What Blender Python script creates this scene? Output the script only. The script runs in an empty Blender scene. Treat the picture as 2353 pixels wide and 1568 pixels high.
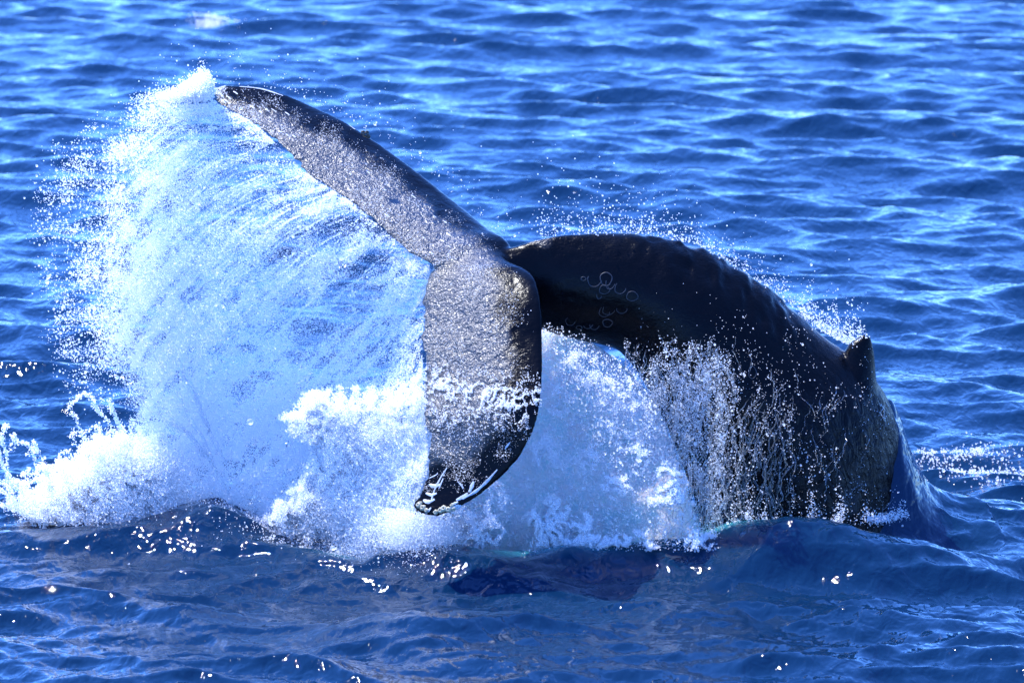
import bpy, math
import numpy as np
from mathutils import Vector
from mathutils.bvhtree import BVHTree

R = math.radians
rng = np.random.default_rng(7)
scene = bpy.context.scene
C = scene.collection

# ------------------------------------------------------------------ camera
PITCH = 9.5
DH = 44.5
TANH = 5.0/45.0
HC = math.tan(R(PITCH) + math.atan((1250-784)/1176*TANH)) * DH
cam_d = bpy.data.cameras.new('camera')
cam_d.sensor_width = 36; cam_d.lens = 18/TANH
cam_d.clip_start = 0.5; cam_d.clip_end = 20000
cam = bpy.data.objects.new('camera', cam_d); C.objects.link(cam)
cam.location = (0, -DH, HC); cam.rotation_euler = (R(90-PITCH), 0, 0)
cam_d.dof.use_dof = True; cam_d.dof.focus_distance = 45.0; cam_d.dof.aperture_fstop = 2.2
scene.camera = cam

# ------------------------------------------------------------------ light
SUN_EL, SUN_AZ = 61.0, -54.0       # azimuth measured from +Y (away from the camera), negative to the left
world = bpy.data.worlds.new('World'); scene.world = world; world.use_nodes = True
nt = world.node_tree; nt.nodes.clear()
sky = nt.nodes.new('ShaderNodeTexSky'); sky.sky_type = 'NISHITA'; sky.sun_disc = False
sky.sun_elevation = R(SUN_EL); sky.sun_rotation = R(SUN_AZ)
sky.air_density = 1.0; sky.dust_density = 0.0; sky.ozone_density = 5.0
bg = nt.nodes.new('ShaderNodeBackground'); bg.inputs[1].default_value = 0.15
wo = nt.nodes.new('ShaderNodeOutputWorld')
tint = nt.nodes.new('ShaderNodeMix'); tint.data_type = 'RGBA'; tint.blend_type = 'MULTIPLY'; tint.inputs[0].default_value = 1
tint.inputs[7].default_value = (.38, .66, 1.28, 1)
nt.links.new(sky.outputs[0], tint.inputs[6]); nt.links.new(tint.outputs[2], bg.inputs[0]); nt.links.new(bg.outputs[0], wo.inputs[0])
sd = bpy.data.lights.new('sun', 'SUN'); sd.energy = 2.6; sd.angle = R(0.5); sd.color = (1, .98, .95)
sun = bpy.data.objects.new('sun', sd); C.objects.link(sun)
S = Vector((math.sin(R(SUN_AZ))*math.cos(R(SUN_EL)), math.cos(R(SUN_AZ))*math.cos(R(SUN_EL)), math.sin(R(SUN_EL))))
sun.rotation_euler = S.to_track_quat('Z', 'Y').to_euler(); sun.location = S*60
vs = scene.view_settings
vs.view_transform = 'Standard'; vs.look = 'None'; vs.gamma = 1; vs.use_curve_mapping = False
vs.exposure = 1.70

# ------------------------------------------------------------------ helpers
cp, sp_ = math.cos(R(PITCH)), math.sin(R(PITCH))
def at(px, py, Y):
    """point of the place seen at (px,py) of a 2352x1568 picture, at distance plane y=Y (arrays welcome)"""
    px = np.asarray(px, float); py = np.asarray(py, float); Y = np.asarray(Y, float)
    u = (px-1176)/1176*TANH; v = -(py-784)/1176*TANH
    dx = u; dy = cp + v*sp_; dz = -sp_ + v*cp
    k = (Y+DH)/dy
    return np.stack([dx*k, Y+0*dx, HC+dz*k], -1)
def water_at(px, py):
    u = (px-1176)/1176*TANH; v = -(py-784)/1176*TANH
    dy = cp + v*sp_; dz = -sp_ + v*cp
    k = HC/-dz
    return np.array([u*k, dy*k-DH])

def _h(ix, iy, iz, s):
    n = (ix.astype(np.uint32)*np.uint32(374761393) + iy.astype(np.uint32)*np.uint32(668265263)
         + iz.astype(np.uint32)*np.uint32(2147483647) + np.uint32(s*1274126177 & 0xffffffff))
    n = (n ^ (n >> np.uint32(13)))*np.uint32(1274126177)
    n = (n ^ (n >> np.uint32(16)))*np.uint32(2246822519)
    n = n ^ (n >> np.uint32(15))
    return n.astype(np.float64)/4294967295.0
def vnoise(x, y, z=0.0, s=0):
    x, y, z = np.broadcast_arrays(np.asarray(x, float), np.asarray(y, float), np.asarray(z, float))
    ix, iy, iz = np.floor(x), np.floor(y), np.floor(z)
    fx, fy, fz = x-ix, y-iy, z-iz
    fx = fx*fx*(3-2*fx); fy = fy*fy*(3-2*fy); fz = fz*fz*(3-2*fz)
    ix = ix.astype(np.int64); iy = iy.astype(np.int64); iz = iz.astype(np.int64)
    r = 0
    for a in (0, 1):
        for b in (0, 1):
            for c in (0, 1):
                w = (fx if a else 1-fx)*(fy if b else 1-fy)*(fz if c else 1-fz)
                r = r + w*_h(ix+a, iy+b, iz+c, s)
    return r
def fbm(x, y, z=0.0, o=4, s=0):
    r = 0; a = 0.5; t = 0
    for k in range(o):
        r = r + a*vnoise(x*2**k+k*17.3, y*2**k+k*5.1, np.asarray(z)*2**k, s+k); t += a; a *= .5
    return r/t
def sstep(a, b, x):
    t = np.clip((x-a)/(b-a), 0, 1); return t*t*(3-2*t)

def mesh_from(name, v, f, mat=None, parent=None, smooth=True):
    me = bpy.data.meshes.new(name)
    v = np.asarray(v, np.float32); 
    f = np.asarray(f, np.int32)
    me.vertices.add(len(v)); me.vertices.foreach_set('co', v.ravel())
    n = f.shape[1]
    me.loops.add(f.size); me.loops.foreach_set('vertex_index', f.ravel())
    me.polygons.add(len(f)); me.polygons.foreach_set('loop_start', np.arange(0, f.size, n, dtype=np.int32))
    me.update(calc_edges=True)
    if smooth: me.polygons.foreach_set('use_smooth', np.ones(len(f), bool))
    me.validate()
    if mat: me.materials.append(mat)
    o = bpy.data.objects.new(name, me); C.objects.link(o)
    if parent: o.parent = parent
    return o
def tag(o, label=None, cat=None, group=None, kind=None):
    if label: o['label'] = label
    if cat: o['category'] = cat
    if group: o['group'] = group
    if kind: o['kind'] = kind
    return o
def grid_faces(nr, nc, wrap=False):
    r = np.arange(nr-1)[:, None]; c = np.arange(nc if wrap else nc-1)[None, :]
    c2 = (c+1) % nc
    return np.stack([r*nc+c, r*nc+c2, (r+1)*nc+c2, (r+1)*nc+c], -1).reshape(-1, 4)
def attr(me, name, val):
    a = me.attributes.new(name, 'FLOAT', 'POINT'); a.data.foreach_set('value', np.asarray(val, np.float32))

# ------------------------------------------------------------------ materials
def new_mat(name):
    m = bpy.data.materials.new(name); m.use_nodes = True
    n = m.node_tree.nodes; l = m.node_tree.links
    return m, n, l, n['Principled BSDF']
def N(n, t, **k):
    x = n.new(t)
    for a, b in k.items(): setattr(x, a, b)
    return x
def noise_node(n, l, vec, scale, detail=4, rough=.5, dist=0):
    x = n.new('ShaderNodeTexNoise'); x.inputs['Scale'].default_value = scale
    x.inputs['Detail'].default_value = detail; x.inputs['Roughness'].default_value = rough
    x.inputs['Distortion'].default_value = dist
    l.new(vec, x.inputs['Vector']); return x.outputs['Fac']
def mapping(n, l, src, scale=(1,1,1), rot=(0,0,0)):
    m = n.new('ShaderNodeMapping'); m.inputs['Scale'].default_value = scale; m.inputs['Rotation'].default_value = rot
    l.new(src, m.inputs['Vector']); return m.outputs[0]
def math_n(n, l, op, a, b=None, clamp=False):
    m = n.new('ShaderNodeMath'); m.operation = op; m.use_clamp = clamp
    for i, x in enumerate((a, b)):
        if x is None: continue
        if isinstance(x, (int, float)): m.inputs[i].default_value = x
        else: l.new(x, m.inputs[i])
    return m.outputs[0]
def ramp(n, l, fac, stops):
    r = n.new('ShaderNodeValToRGB'); l.new(fac, r.inputs[0])
    e = r.color_ramp.elements
    while len(e) < len(stops): e.new(0.5)
    for q, (p, c) in zip(e, stops): q.position = p; q.color = c if len(c) == 4 else (*c, 1)
    return r.outputs[0]

# sea water
def make_water():
    m, n, l, P = new_mat('sea_water')
    geo = N(n, 'ShaderNodeNewGeometry'); pos = geo.outputs['Position']
    at_ = N(n, 'ShaderNodeAttribute', attribute_name='aeration')
    mix = N(n, 'ShaderNodeMix', data_type='RGBA')
    l.new(at_.outputs['Fac'], mix.inputs[0])
    mix.inputs[6].default_value = (0.0020, 0.017, 0.046, 1); mix.inputs[7].default_value = (0.05, 0.36, 0.42, 1)
    l.new(mix.outputs[2], P.inputs['Base Color'])
    P.inputs['Roughness'].default_value = 0.04; P.inputs['IOR'].default_value = 1.333
    a = noise_node(n, l, mapping(n, l, pos, (1.0, .55, 1), (0, 0, R(14))), 5.5, 2, .45, .6)
    b = noise_node(n, l, mapping(n, l, pos, (1.0, .5, 1), (0, 0, R(-24))), 15, 1.5, .4, .5)
    s = math_n(n, l, 'ADD', a, math_n(n, l, 'MULTIPLY', b, .22))
    bp = N(n, 'ShaderNodeBump'); bp.inputs['Distance'].default_value = 0.042; bp.inputs['Strength'].default_value = .9
    l.new(s, bp.inputs['Height']); l.new(bp.outputs[0], P.inputs['Normal'])
    return m
M_WATER = make_water()

def make_skin():
    m, n, l, P = new_mat('whale_skin')
    geo = N(n, 'ShaderNodeNewGeometry'); pos = geo.outputs['Position']
    film = N(n, 'ShaderNodeAttribute', attribute_name='film').outputs['Fac']
    flow = N(n, 'ShaderNodeAttribute', attribute_name='flow').outputs['Fac']
    big = noise_node(n, l, pos, 2.2, 5, .6)
    col = ramp(n, l, big, [(0.3, (0.0008, 0.0008, 0.0015)), (0.7, (0.0025, 0.0027, 0.004))])
    l.new(col, P.inputs['Base Color'])
    P.inputs['Roughness'].default_value = 0.2; P.inputs['IOR'].default_value = 1.33
    l.new(math_n(n, l, 'ADD', math_n(n, l, 'MULTIPLY', film, 1.45), -.42, True), P.inputs['Coat Weight'])
    P.inputs['Specular IOR Level'].default_value = .24; P.inputs['Coat Roughness'].default_value = 0.33; P.inputs['Coat IOR'].default_value = 1.9
    # fine skin wrinkles
    w = noise_node(n, l, mapping(n, l, pos, (1, 1, 2.2), (0, R(-30), 0)), 30, 3, .6, .4)
    b1 = N(n, 'ShaderNodeBump'); b1.inputs['Distance'].default_value = 0.012; b1.inputs['Strength'].default_value = .35
    l.new(w, b1.inputs['Height'])
    # turbulent beaded water film
    f1 = noise_node(n, l, pos, 50, 2, .55, .5)
    f2 = noise_node(n, l, pos, 12, 2, .5, .8)
    fs = math_n(n, l, 'MULTIPLY', math_n(n, l, 'ADD', math_n(n, l, 'MULTIPLY', f1, .5), f2), film)
    b2 = N(n, 'ShaderNodeBump'); b2.inputs['Distance'].default_value = 0.0425; b2.inputs['Strength'].default_value = 1
    l.new(fs, b2.inputs['Height']); l.new(b1.outputs[0], b2.inputs['Normal'])
    # running water: streaks down the flank
    g = noise_node(n, l, mapping(n, l, pos, (1, 1, .28), (0, R(8), 0)), 11, 4, .55, 1.2)
    gs = math_n(n, l, 'MULTIPLY', g, flow)
    b3 = N(n, 'ShaderNodeBump'); b3.inputs['Distance'].default_value = 0.06; b3.inputs['Strength'].default_value = 1
    l.new(gs, b3.inputs['Height']); l.new(b2.outputs[0], b3.inputs['Normal'])
    l.new(b3.outputs[0], P.inputs['Normal']); l.new(b3.outputs[0], P.inputs['Coat Normal'])
    return m
M_SKIN = make_skin()

def make_spray(name, col, trans=.66, rough=.35):
    m, n, l, P = new_mat(name)
    P.inputs['Base Color'].default_value = (*col, 1); P.inputs['Roughness'].default_value = rough
    P.inputs['IOR'].default_value = 1.33
    t = N(n, 'ShaderNodeBsdfTranslucent'); t.inputs[0].default_value = (*col, 1)
    mx = N(n, 'ShaderNodeMixShader'); mx.inputs[0].default_value = trans
    l.new(P.outputs[0], mx.inputs[1]); l.new(t.outputs[0], mx.inputs[2])
    l.new(mx.outputs[0], n['Material Output'].inputs[0])
    return m
M_SPRAY = make_spray('white_spray', (.97, .98, .99))
def make_foamwall():
    m, n, l, P = new_mat('aerated_water')
    geo = N(n, 'ShaderNodeNewGeometry'); pos = geo.outputs['Position']
    a = noise_node(n, l, pos, 3.5, 6, .62, 1.0)
    col = ramp(n, l, a, [(.36, (.74, .91, .95)), (.60, (.96, .98, .99))])
    l.new(col, P.inputs['Base Color']); P.inputs['Roughness'].default_value = .4
    P.inputs['Subsurface Weight'].default_value = 1; P.inputs['Subsurface Radius'].default_value = (.7, .9, 1.0); P.inputs['Subsurface Scale'].default_value = .5
    t = N(n, 'ShaderNodeBsdfTranslucent'); l.new(col, t.inputs[0])
    b = noise_node(n, l, pos, 22, 5, .65, .8)
    bp = N(n, 'ShaderNodeBump'); bp.inputs['Distance'].default_value = .08; l.new(b, bp.inputs['Height'])
    l.new(bp.outputs[0], P.inputs['Normal']); l.new(bp.outputs[0], t.inputs['Normal'])
    mx = N(n, 'ShaderNodeMixShader'); mx.inputs[0].default_value = .25
    l.new(P.outputs[0], mx.inputs[1]); l.new(t.outputs[0], mx.inputs[2])
    l.new(mx.outputs[0], n['Material Output'].inputs[0])
    return m
M_WALL = make_foamwall()
def make_glass():
    m, n, l, P = new_mat('clear_water')
    P.inputs['Base Color'].default_value = (.95, .98, 1, 1); P.inputs['Roughness'].default_value = .04
    P.inputs['IOR'].default_value = 1.33; P.inputs['Transmission Weight'].default_value = 1
    t = N(n, 'ShaderNodeBsdfTranslucent'); t.inputs[0].default_value = (.9, .95, 1, 1)
    mx = N(n, 'ShaderNodeMixShader'); mx.inputs[0].default_value = .08
    l.new(P.outputs[0], mx.inputs[1]); l.new(t.outputs[0], mx.inputs[2]); l.new(mx.outputs[0], n['Material Output'].inputs[0])
    return m
M_CLEAR = make_glass()
def simple(name, col, rough=.5):
    m, n, l, P = new_mat(name)
    geo = N(n, 'ShaderNodeNewGeometry')
    a = noise_node(n, l, geo.outputs['Position'], 30, 4, .6)
    c2 = tuple(x*.6 for x in col)
    l.new(ramp(n, l, a, [(.35, c2), (.6, col)]), P.inputs['Base Color'])
    P.inputs['Roughness'].default_value = rough
    return m
M_SCAR = simple('pale_scar', (.62, .64, .68), .35)
M_RING = simple('ring_scar_skin', (.022, .024, .032), .5)
M_BARN = simple('barnacle_shell', (.62, .55, .36), .6)
M_HAIRY = simple('dark_barnacle', (.05, .042, .03), .5)

# ------------------------------------------------------------------ droplets as point clouds
def points_group(name, mat):
    g = bpy.data.node_groups.new(name, 'GeometryNodeTree')
    g.interface.new_socket('Geometry', in_out='INPUT', socket_type='NodeSocketGeometry')
    g.interface.new_socket('Geometry', in_out='OUTPUT', socket_type='NodeSocketGeometry')
    i = g.nodes.new('NodeGroupInput'); o = g.nodes.new('NodeGroupOutput')
    mp = g.nodes.new('GeometryNodeMeshToPoints'); na = g.nodes.new('GeometryNodeInputNamedAttribute')
    na.data_type = 'FLOAT'; na.inputs['Name'].default_value = 'size'
    sm = g.nodes.new('GeometryNodeSetMaterial'); sm.inputs['Material'].default_value = mat
    g.links.new(i.outputs[0], mp.inputs['Mesh']); g.links.new(na.outputs['Attribute'], mp.inputs['Radius'])
    g.links.new(mp.outputs[0], sm.inputs['Geometry']); g.links.new(sm.outputs[0], o.inputs[0])
    return g
G_SPRAY = points_group('droplets', M_SPRAY)
NPTS = 0
def droplets(name, P, r, label, cat='spray', group=None, grp=None):
    global NPTS; NPTS += len(P)
    me = bpy.data.meshes.new(name); me.vertices.add(len(P)); me.vertices.foreach_set('co', np.asarray(P, np.float32).ravel())
    attr(me, 'size', r); me.materials.append(M_SPRAY)
    o = bpy.data.objects.new(name, me); C.objects.link(o)
    md = o.modifiers.new('points', 'NODES'); md.node_group = grp or G_SPRAY
    return tag(o, label, cat, group, 'stuff')

# ------------------------------------------------------------------ the sea
nw = 170
lam = np.exp(rng.uniform(math.log(0.24), math.log(2.6), nw)); lam[:12] = np.linspace(2.4, 6.5, 12)
wd = R(-102) + rng.normal(0, R(32), nw); wd[:12] = R(-105)+rng.normal(0, R(20), 12)
kk = 2*math.pi/lam
steep = 0.0270*np.ones(nw); steep[:12] = 0.027
amp = steep/kk*rng.uniform(.6, 1.4, nw); ph = rng.uniform(0, 2*math.pi, nw)
dxw, dyw = np.cos(wd), np.sin(wd)
BX, BY = 0.0, 0.0
def local_swell(x, y):
    h = 0*x
    def G(px, py, sx, sy, a, rot=0.0):
        c = water_at(px, py); u = x-c[0]; v = y-c[1]
        cr, sr = math.cos(rot), math.sin(rot)
        return a*np.exp(-((u*cr+v*sr)/sx)**2-((-u*sr+v*cr)/sy)**2)
    h = h + G(1440, 1318, 1.6, .50, .31)+G(1010, 1312, .7, .4, .18)          # crest in front of the foam
    h = h + G(1900, 1318, 1.5, .75, .52)
    h = h + G(2330, 1230, .75, 1.3, .10)
    h = h + G(470, 1262, .75, .7, .34)+G(60, 1270, 1.0, .7, .22)+G(800, 1290, 1.0, .6, .12)             # dark crest at the foot of the curtain
    h = h + G(990, 1460, 1.0, .45, .22, .1)       # peaked wave in the foreground
    h = h + G(330, 1330, 1.1, .6, .12)
    h = h - G(1100, 1370, 2.2, .8, .10)
    return h
def gerstner(x, y, sp=None):
    z = np.zeros_like(x); X = np.zeros_like(x); Y = np.zeros_like(x)
    for i in range(nw):
        p = kk[i]*(dxw[i]*x+dyw[i]*y)+ph[i]
        a = amp[i]
        if sp is not None: a = a*np.clip((lam[i]/sp-2)/3, 0, 1)
        c = np.cos(p); s = np.sin(p)
        z += a*c; q = .85*a*s
        X -= q*dxw[i]; Y -= q*dyw[i]
    return X, Y, z
def calm(x, y):
    c = water_at(1150, 1420)
    return 1-.25*np.exp(-((x-c[0])/3.5)**2-((y-c[1])/2.0)**2)
def water_height(x, y):
    x0 = x.copy(); y0 = y.copy()
    for _ in range(3):
        X, Y, z = gerstner(x0, y0); k = calm(x0, y0)
        x0 = x-X*k; y0 = y-Y*k
    X, Y, z = gerstner(x0, y0)
    return z*calm(x0, y0)+local_swell(x0, y0)
# water dragged up along the side of the diving body, right of it
def drape(x, y):
    e = [at(q, 1180, .1)[0] for q in (1700, 2035, 2055, 2075, 2095, 2118, 2140, 2170, 2215, 2280)]
    zz = [at(2000, q, .1)[2] for q in (980, 985, 990, 1030, 1090, 1140, 1178, 1205, 1225, 1235)]
    l = np.exp(-(np.abs(y-.15)/.7)**4)
    return np.interp(x, e, zz, right=0)*l*sstep(e[0], e[1], x) + .12*np.exp(-((x-e[5]-.2)/1.2)**2-((y)/1.3)**2)

ang = np.concatenate([-R(10)-np.geomspace(.004, R(66), 40)[::-1], np.linspace(-R(10), R(10), 640), R(10)+np.geomspace(.004, R(66), 40)])
Dd = np.concatenate([np.linspace(4, 27, 25)[:-1], np.exp(np.linspace(math.log(27), math.log(42), 330))[:-1], np.linspace(42, 49, 190)[:-1],
                     np.exp(np.linspace(math.log(49), math.log(130), 560)), np.geomspace(134, 9000, 70)])
T, DD = np.meshgrid(np.tan(ang), Dd)
gx = T*DD; gy = DD-DH
spx = np.abs(np.gradient(gx, axis=1)); spy = np.abs(np.gradient(gy, axis=0)); spc = np.maximum(spx, spy)
X, Y, z = gerstner(gx, gy, spc)
k = calm(gx, gy)
wx = gx+X*k; wy = gy+Y*k; wz = z*k+local_swell(gx, gy)+drape(gx, gy)
# small choppy lumps close to the whale
near = np.exp(-((gx)/7)**2-((gy+1)/4)**2)
wpx = gx+.35*fbm(gx*1.3, gy*1.3, 0, 3, 501); wpy = gy+.35*fbm(gx*1.3, gy*1.3, 4, 3, 502)
def ridged(sc, sd_): return (1-np.abs(2*fbm(wpx*sc, wpy*sc*1.9, 0, 3, sd_)-1))**3
near = np.exp(-((gx)/9)**4-((gy+2)/5)**4)
wz += near*(.07*ridged(.75, 511)+.014*ridged(2.3, 521)-.04)
sea = mesh_from('sea', np.stack([wx, wy, wz], -1).reshape(-1, 3), grid_faces(*gx.shape), M_WATER)
aer = np.zeros_like(gx)
for (px, py, sx, sy, a) in ((1500, 1302, .8, .22, 1.0), (1760, 1290, .6, .25, .6), (960, 1290, .7, .3, .45), (1250, 1300, .9, .2, .4)):
    c = water_at(px, py); aer += a*np.exp(-((gx-c[0])/sx)**2-((gy-c[1])/sy)**2)
attr(sea.data, 'aeration', np.clip(aer*(.4+1.2*fbm(gx*3, gy*6, 0, 3, 9)), 0, 1).ravel())
tag(sea, 'deep blue choppy open sea', None, None, 'structure')

# ------------------------------------------------------------------ the whale
def cr(P, t):
    """catmull-rom through rows of P, t in [0,1]"""
    P = np.asarray(P, float); n = len(P)-1
    t = np.clip(np.asarray(t, float), 0, 1)*n; i = np.minimum(t.astype(int), n-1); f = (t-i)[:, None]
    g = lambda j: P[np.clip(j, 0, n)]
    p0, p1, p2, p3 = g(i-1), g(i), g(i+1), g(i+2)
    return .5*((2*p1)+(-p0+p2)*f+(2*p0-5*p1+4*p2-p3)*f*f+(-p0+3*p1-3*p2+p3)*f**3)
def closed_loft(rings):
    """rings: (m, k, 3); caps with fans -> tri/quads as triangles"""
    m, k, _ = rings.shape
    v = rings.reshape(-1, 3); q = grid_faces(m, k, True)
    tri = np.concatenate([q[:, [0, 1, 2]], q[:, [0, 2, 3]]])
    c0, c1 = len(v), len(v)+1
    v = np.concatenate([v, rings[0].mean(0)[None], rings[-1].mean(0)[None]])
    a = np.arange(k); b = (a+1) % k
    tri = np.concatenate([tri, np.stack([b, a, a*0+c0], -1), np.stack([(m-1)*k+a, (m-1)*k+b, a*0+c1], -1)])
    return v, tri
# peduncle and back: top px, top py, bottom px, bottom py, depth of axis, half width
SEC = [(1010,594, 1040,625, -.02,.05),(1085,590, 1105,650, .0,.10),(1165,570, 1170,700, .02,.17),(1250,547, 1235,752, .05,.24),(1350,536, 1325,778, .08,.34),
       (1470,539, 1415,800, .10,.46),(1580,560, 1470,860, .10,.58),(1690,612, 1515,945, .10,.70),(1800,694, 1555,1040, .10,.82),
       (1890,772, 1585,1120, .10,.92),(1965,828, 1605,1190, .10,.98),(2030,900, 1615,1270, .10,1.02),(2068,1010, 1630,1360, .10,1.04),
       (2100,1130, 1650,1450, .1,1.05),(2140,1270, 1690,1540, .1,1.05),(2200,1420, 1750,1640, .1,1.05)]
ts = np.linspace(0, 1, 90); s_ = cr(SEC, ts)
th = np.linspace(0, 2*math.pi, 56, endpoint=False)
rings = []
for a in s_:
    top = at(a[0], a[1], a[4]); bot = at(a[2], a[3], a[4])
    c = (top+bot)/2; ax = (top-bot)/2
    v = np.cos(th); h = np.sin(th)
    # keeled top: narrower towards the ridge
    wdt = np.sign(h)*np.abs(h)**1.05*(1-.30*np.clip(v, 0, 1)**1.5)*a[5]
    rings.append(c[None]+v[:, None]*ax[None]+wdt[:, None]*np.array([0, 1, 0.0])[None])
bodyV, bodyF = closed_loft(np.array(rings))
# flukes: rows = trailing px,py,depth  leading px,py,depth  thickness
UP = [(1030,680,-.16, 1190,650,-.08,.20),(992,612,-.06, 1172,563,.06,.20),(930,572,.12, 1120,527,.22,.20),(850,497,.38, 1045,467,.45,.18),(785,452,.55, 965,402,.62,.16),
      (705,396,.75, 880,338,.82,.13),(645,333,.92, 790,280,.98,.11),(590,290,1.05, 715,244,1.12,.09),(545,264,1.14, 645,214,1.2,.07),(505,240,1.22, 580,199,1.26,.05),(480,207,1.3, 520,196,1.3,.035)]
LO = [(1030,540,.10, 1130,560,.1,.14),(992,613,-.06, 1172,604,-.08,.20),(975,660,-.20, 1222,630,-.24,.20),(971,720,-.34, 1241,690,-.38,.19),(968,800,-.50, 1246,780,-.52,.17),(973,880,-.64, 1246,860,-.66,.15),
      (973,950,-.78, 1238,945,-.80,.13),(984,1020,-.90, 1212,1020,-.92,.11),(982,1080,-1.0, 1165,1082,-1.02,.085),(965,1128,-1.08, 1105,1135,-1.1,.06),(950,1165,-1.14, 1040,1172,-1.15,.045),(965,1180,-1.17, 1005,1186,-1.17,.03)]
def lobe(rows, seed, n=150, k=40):
    sc_ = 1.55 if seed == 3 else 1.9
    if seed != 3: rows = [(*a[:2], max(a[2], -.80+.35*(a[2]+.80)), *a[3:5], max(a[5], -.80+.35*(a[5]+.80)), a[6]) for a in rows]
    rows = [(a[0], a[1], a[2]*sc_-q*.22, a[3], a[4], a[5]*sc_+q*.22, a[6]) for a, q in ((a, min(1, i/3)*(1 if seed == 3 else -1)*min(1, a[6]/.12)) for i, a in enumerate(rows))]
    t = np.linspace(0, 1, n); a = cr(rows, t)
    Tr = at(a[:, 0], a[:, 1], a[:, 2]); Ld = at(a[:, 3], a[:, 4], a[:, 5])
    mid = (Tr+Ld)/2; sp = np.gradient(mid, axis=0); ch = Tr-Ld
    nr = np.cross(ch, sp); nr /= np.linalg.norm(nr, axis=1)[:, None]
    jag = (vnoise(t*75, 0, 0, seed)-.5)*.055+(vnoise(t*150, 3, 0, seed)-.5)*.045
    jag *= sstep(.12, .25, t)
    L = np.linalg.norm(ch, axis=1)
    th = np.linspace(0, 2*math.pi, k, endpoint=False)
    u = (1-np.cos(th))/2                      # 0 leading .. 1 trailing
    prof = np.where(u < 1, 1.9*np.sqrt(np.clip(u, 0, 1))*(1-u)**.75, 0)+.10*np.sin(math.pi*u)**.3
    side = np.sign(np.sin(th))
    e = u**6
    pt = Ld[:, None]+ch[:, None]*(u[None, :, None]+(jag/L)[:, None, None]*e[None, :, None])
    pt = pt+nr[:, None]*(side*prof)[None, :, None]*(a[:, 6]/2)[:, None, None]
    return closed_loft(pt)
v2, f2 = lobe(UP, 3); v3, f3 = lobe(LO, 11)
# dorsal fin
fin = [(1870,950, 2035,975, .36),(1898,895, 2022,915, .32),(1918,852, 2013,872, .23),(1936,815, 2010,835, .15),(1950,790, 2008,805, .10),(1968,776, 2004,785, .065),(1984,767, 1998,773, .035)]
a = cr(fin, np.linspace(0, 1, 40)); th = np.linspace(0, 2*math.pi, 28, endpoint=False)
A = at(a[:, 0], a[:, 1], .02); B = at(a[:, 2], a[:, 3], .02); m_ = (A+B)/2; h_ = (A-B)/2
ring = m_[:, None]+h_[:, None]*np.cos(th)[None, :, None]+(np.sin(th)[None, :]*a[:, 4:5])[..., None]*np.array([0, 1., 0])
v4, f4 = closed_loft(ring)
vv, ff, off = [], [], 0
for v, f in ((bodyV, bodyF), (v2, f2), (v3, f3), (v4, f4)):
    vv.append(v); ff.append(f+off); off += len(v)
raw = mesh_from('raw', np.concatenate(vv), np.concatenate(ff))
import bmesh
bm = bmesh.new(); bm.from_mesh(raw.data)
# make every shell face outwards
bmesh.ops.recalc_face_normals(bm, faces=bm.faces); bm.to_mesh(raw.data); bm.free()
md = raw.modifiers.new('r', 'REMESH'); md.mode = 'VOXEL'; md.voxel_size = 0.0165; md.use_smooth_shade = True
md = raw.modifiers.new('s', 'SMOOTH'); md.factor = .5; md.iterations = 7
dg = bpy.context.evaluated_depsgraph_get()
bme = bpy.data.meshes.new_from_object(raw.evaluated_get(dg)); bme.name = 'body'
bpy.data.objects.remove(raw)
tmp = bpy.data.objects.new('tmp', bme); C.objects.link(tmp)
root = at(1095, 605, -.05); n = len(bme.vertices); co = np.empty(n*3, np.float32); bme.vertices.foreach_get('co', co); co = co.reshape(-1, 3)
w_ = np.clip(1.35-np.linalg.norm((co-root)*[.8, .7, 1], axis=1)/.46, 0, 1)
vg = tmp.vertex_groups.new(name='root')
for i in np.nonzero(w_ > .02)[0]: vg.add([int(i)], float(w_[i]), 'REPLACE')
md = tmp.modifiers.new('s', 'SMOOTH'); md.factor = .5; md.iterations = 45; md.vertex_group = 'root'
dg = bpy.context.evaluated_depsgraph_get(); bme = bpy.data.meshes.new_from_object(tmp.evaluated_get(dg)); bme.name = 'body'
bpy.data.objects.remove(tmp)
n = len(bme.vertices); co = np.empty(n*3, np.float32); bme.vertices.foreach_get('co', co); co = co.reshape(-1, 3).astype(float)
no = np.empty(n*3, np.float32); bme.vertices.foreach_get('normal', no); no = no.reshape(-1, 3).astype(float)
def proj(P):
    d = P-np.array([0, -DH, HC]); f = d[:, 1]*cp-d[:, 2]*sp_; u = d[:, 0]/f; v = (d[:, 1]*sp_+d[:, 2]*cp)/f
    return 1176+u/TANH*1176, 784-v/TANH*1176
px, py = proj(co)
# knuckles along the ridge behind the highest point
ridge = sstep(.35, .8, no[:, 2])*sstep(1380, 1560, px)*(1-sstep(1780, 1900, px))*(np.abs(co[:, 1]-.1) < .5)
kn = (vnoise(co[:, 0]*5.2, co[:, 1]*3, 0, 2)-.4)*.035+(vnoise(co[:, 0]*14, co[:, 1]*9, 0, 8)-.5)*.03
disp = ridge*kn
isbody = sstep(1230, 1300, px)
disp += isbody*(.035*(fbm(co[:, 0]*1.6, co[:, 1]*1.6, co[:, 2]*1.6, 3, 21)-.5)+.010*(fbm(co[:, 0]*9, co[:, 1]*9, co[:, 2]*14, 3, 33)-.5))
lowr = sstep(820, 1050, py)*isbody
disp += lowr*.035*(fbm(co[:, 0]*7, co[:, 1]*7, co[:, 2]*2.2, 3, 41)-.5)
flu = 1-isbody
disp += flu*.008*(fbm(co[:, 0]*14, co[:, 1]*14, co[:, 2]*14, 3, 51)-.5)
co += no*disp[:, None]
bme.vertices.foreach_set('co', co.astype(np.float32).ravel()); bme.update()
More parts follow.
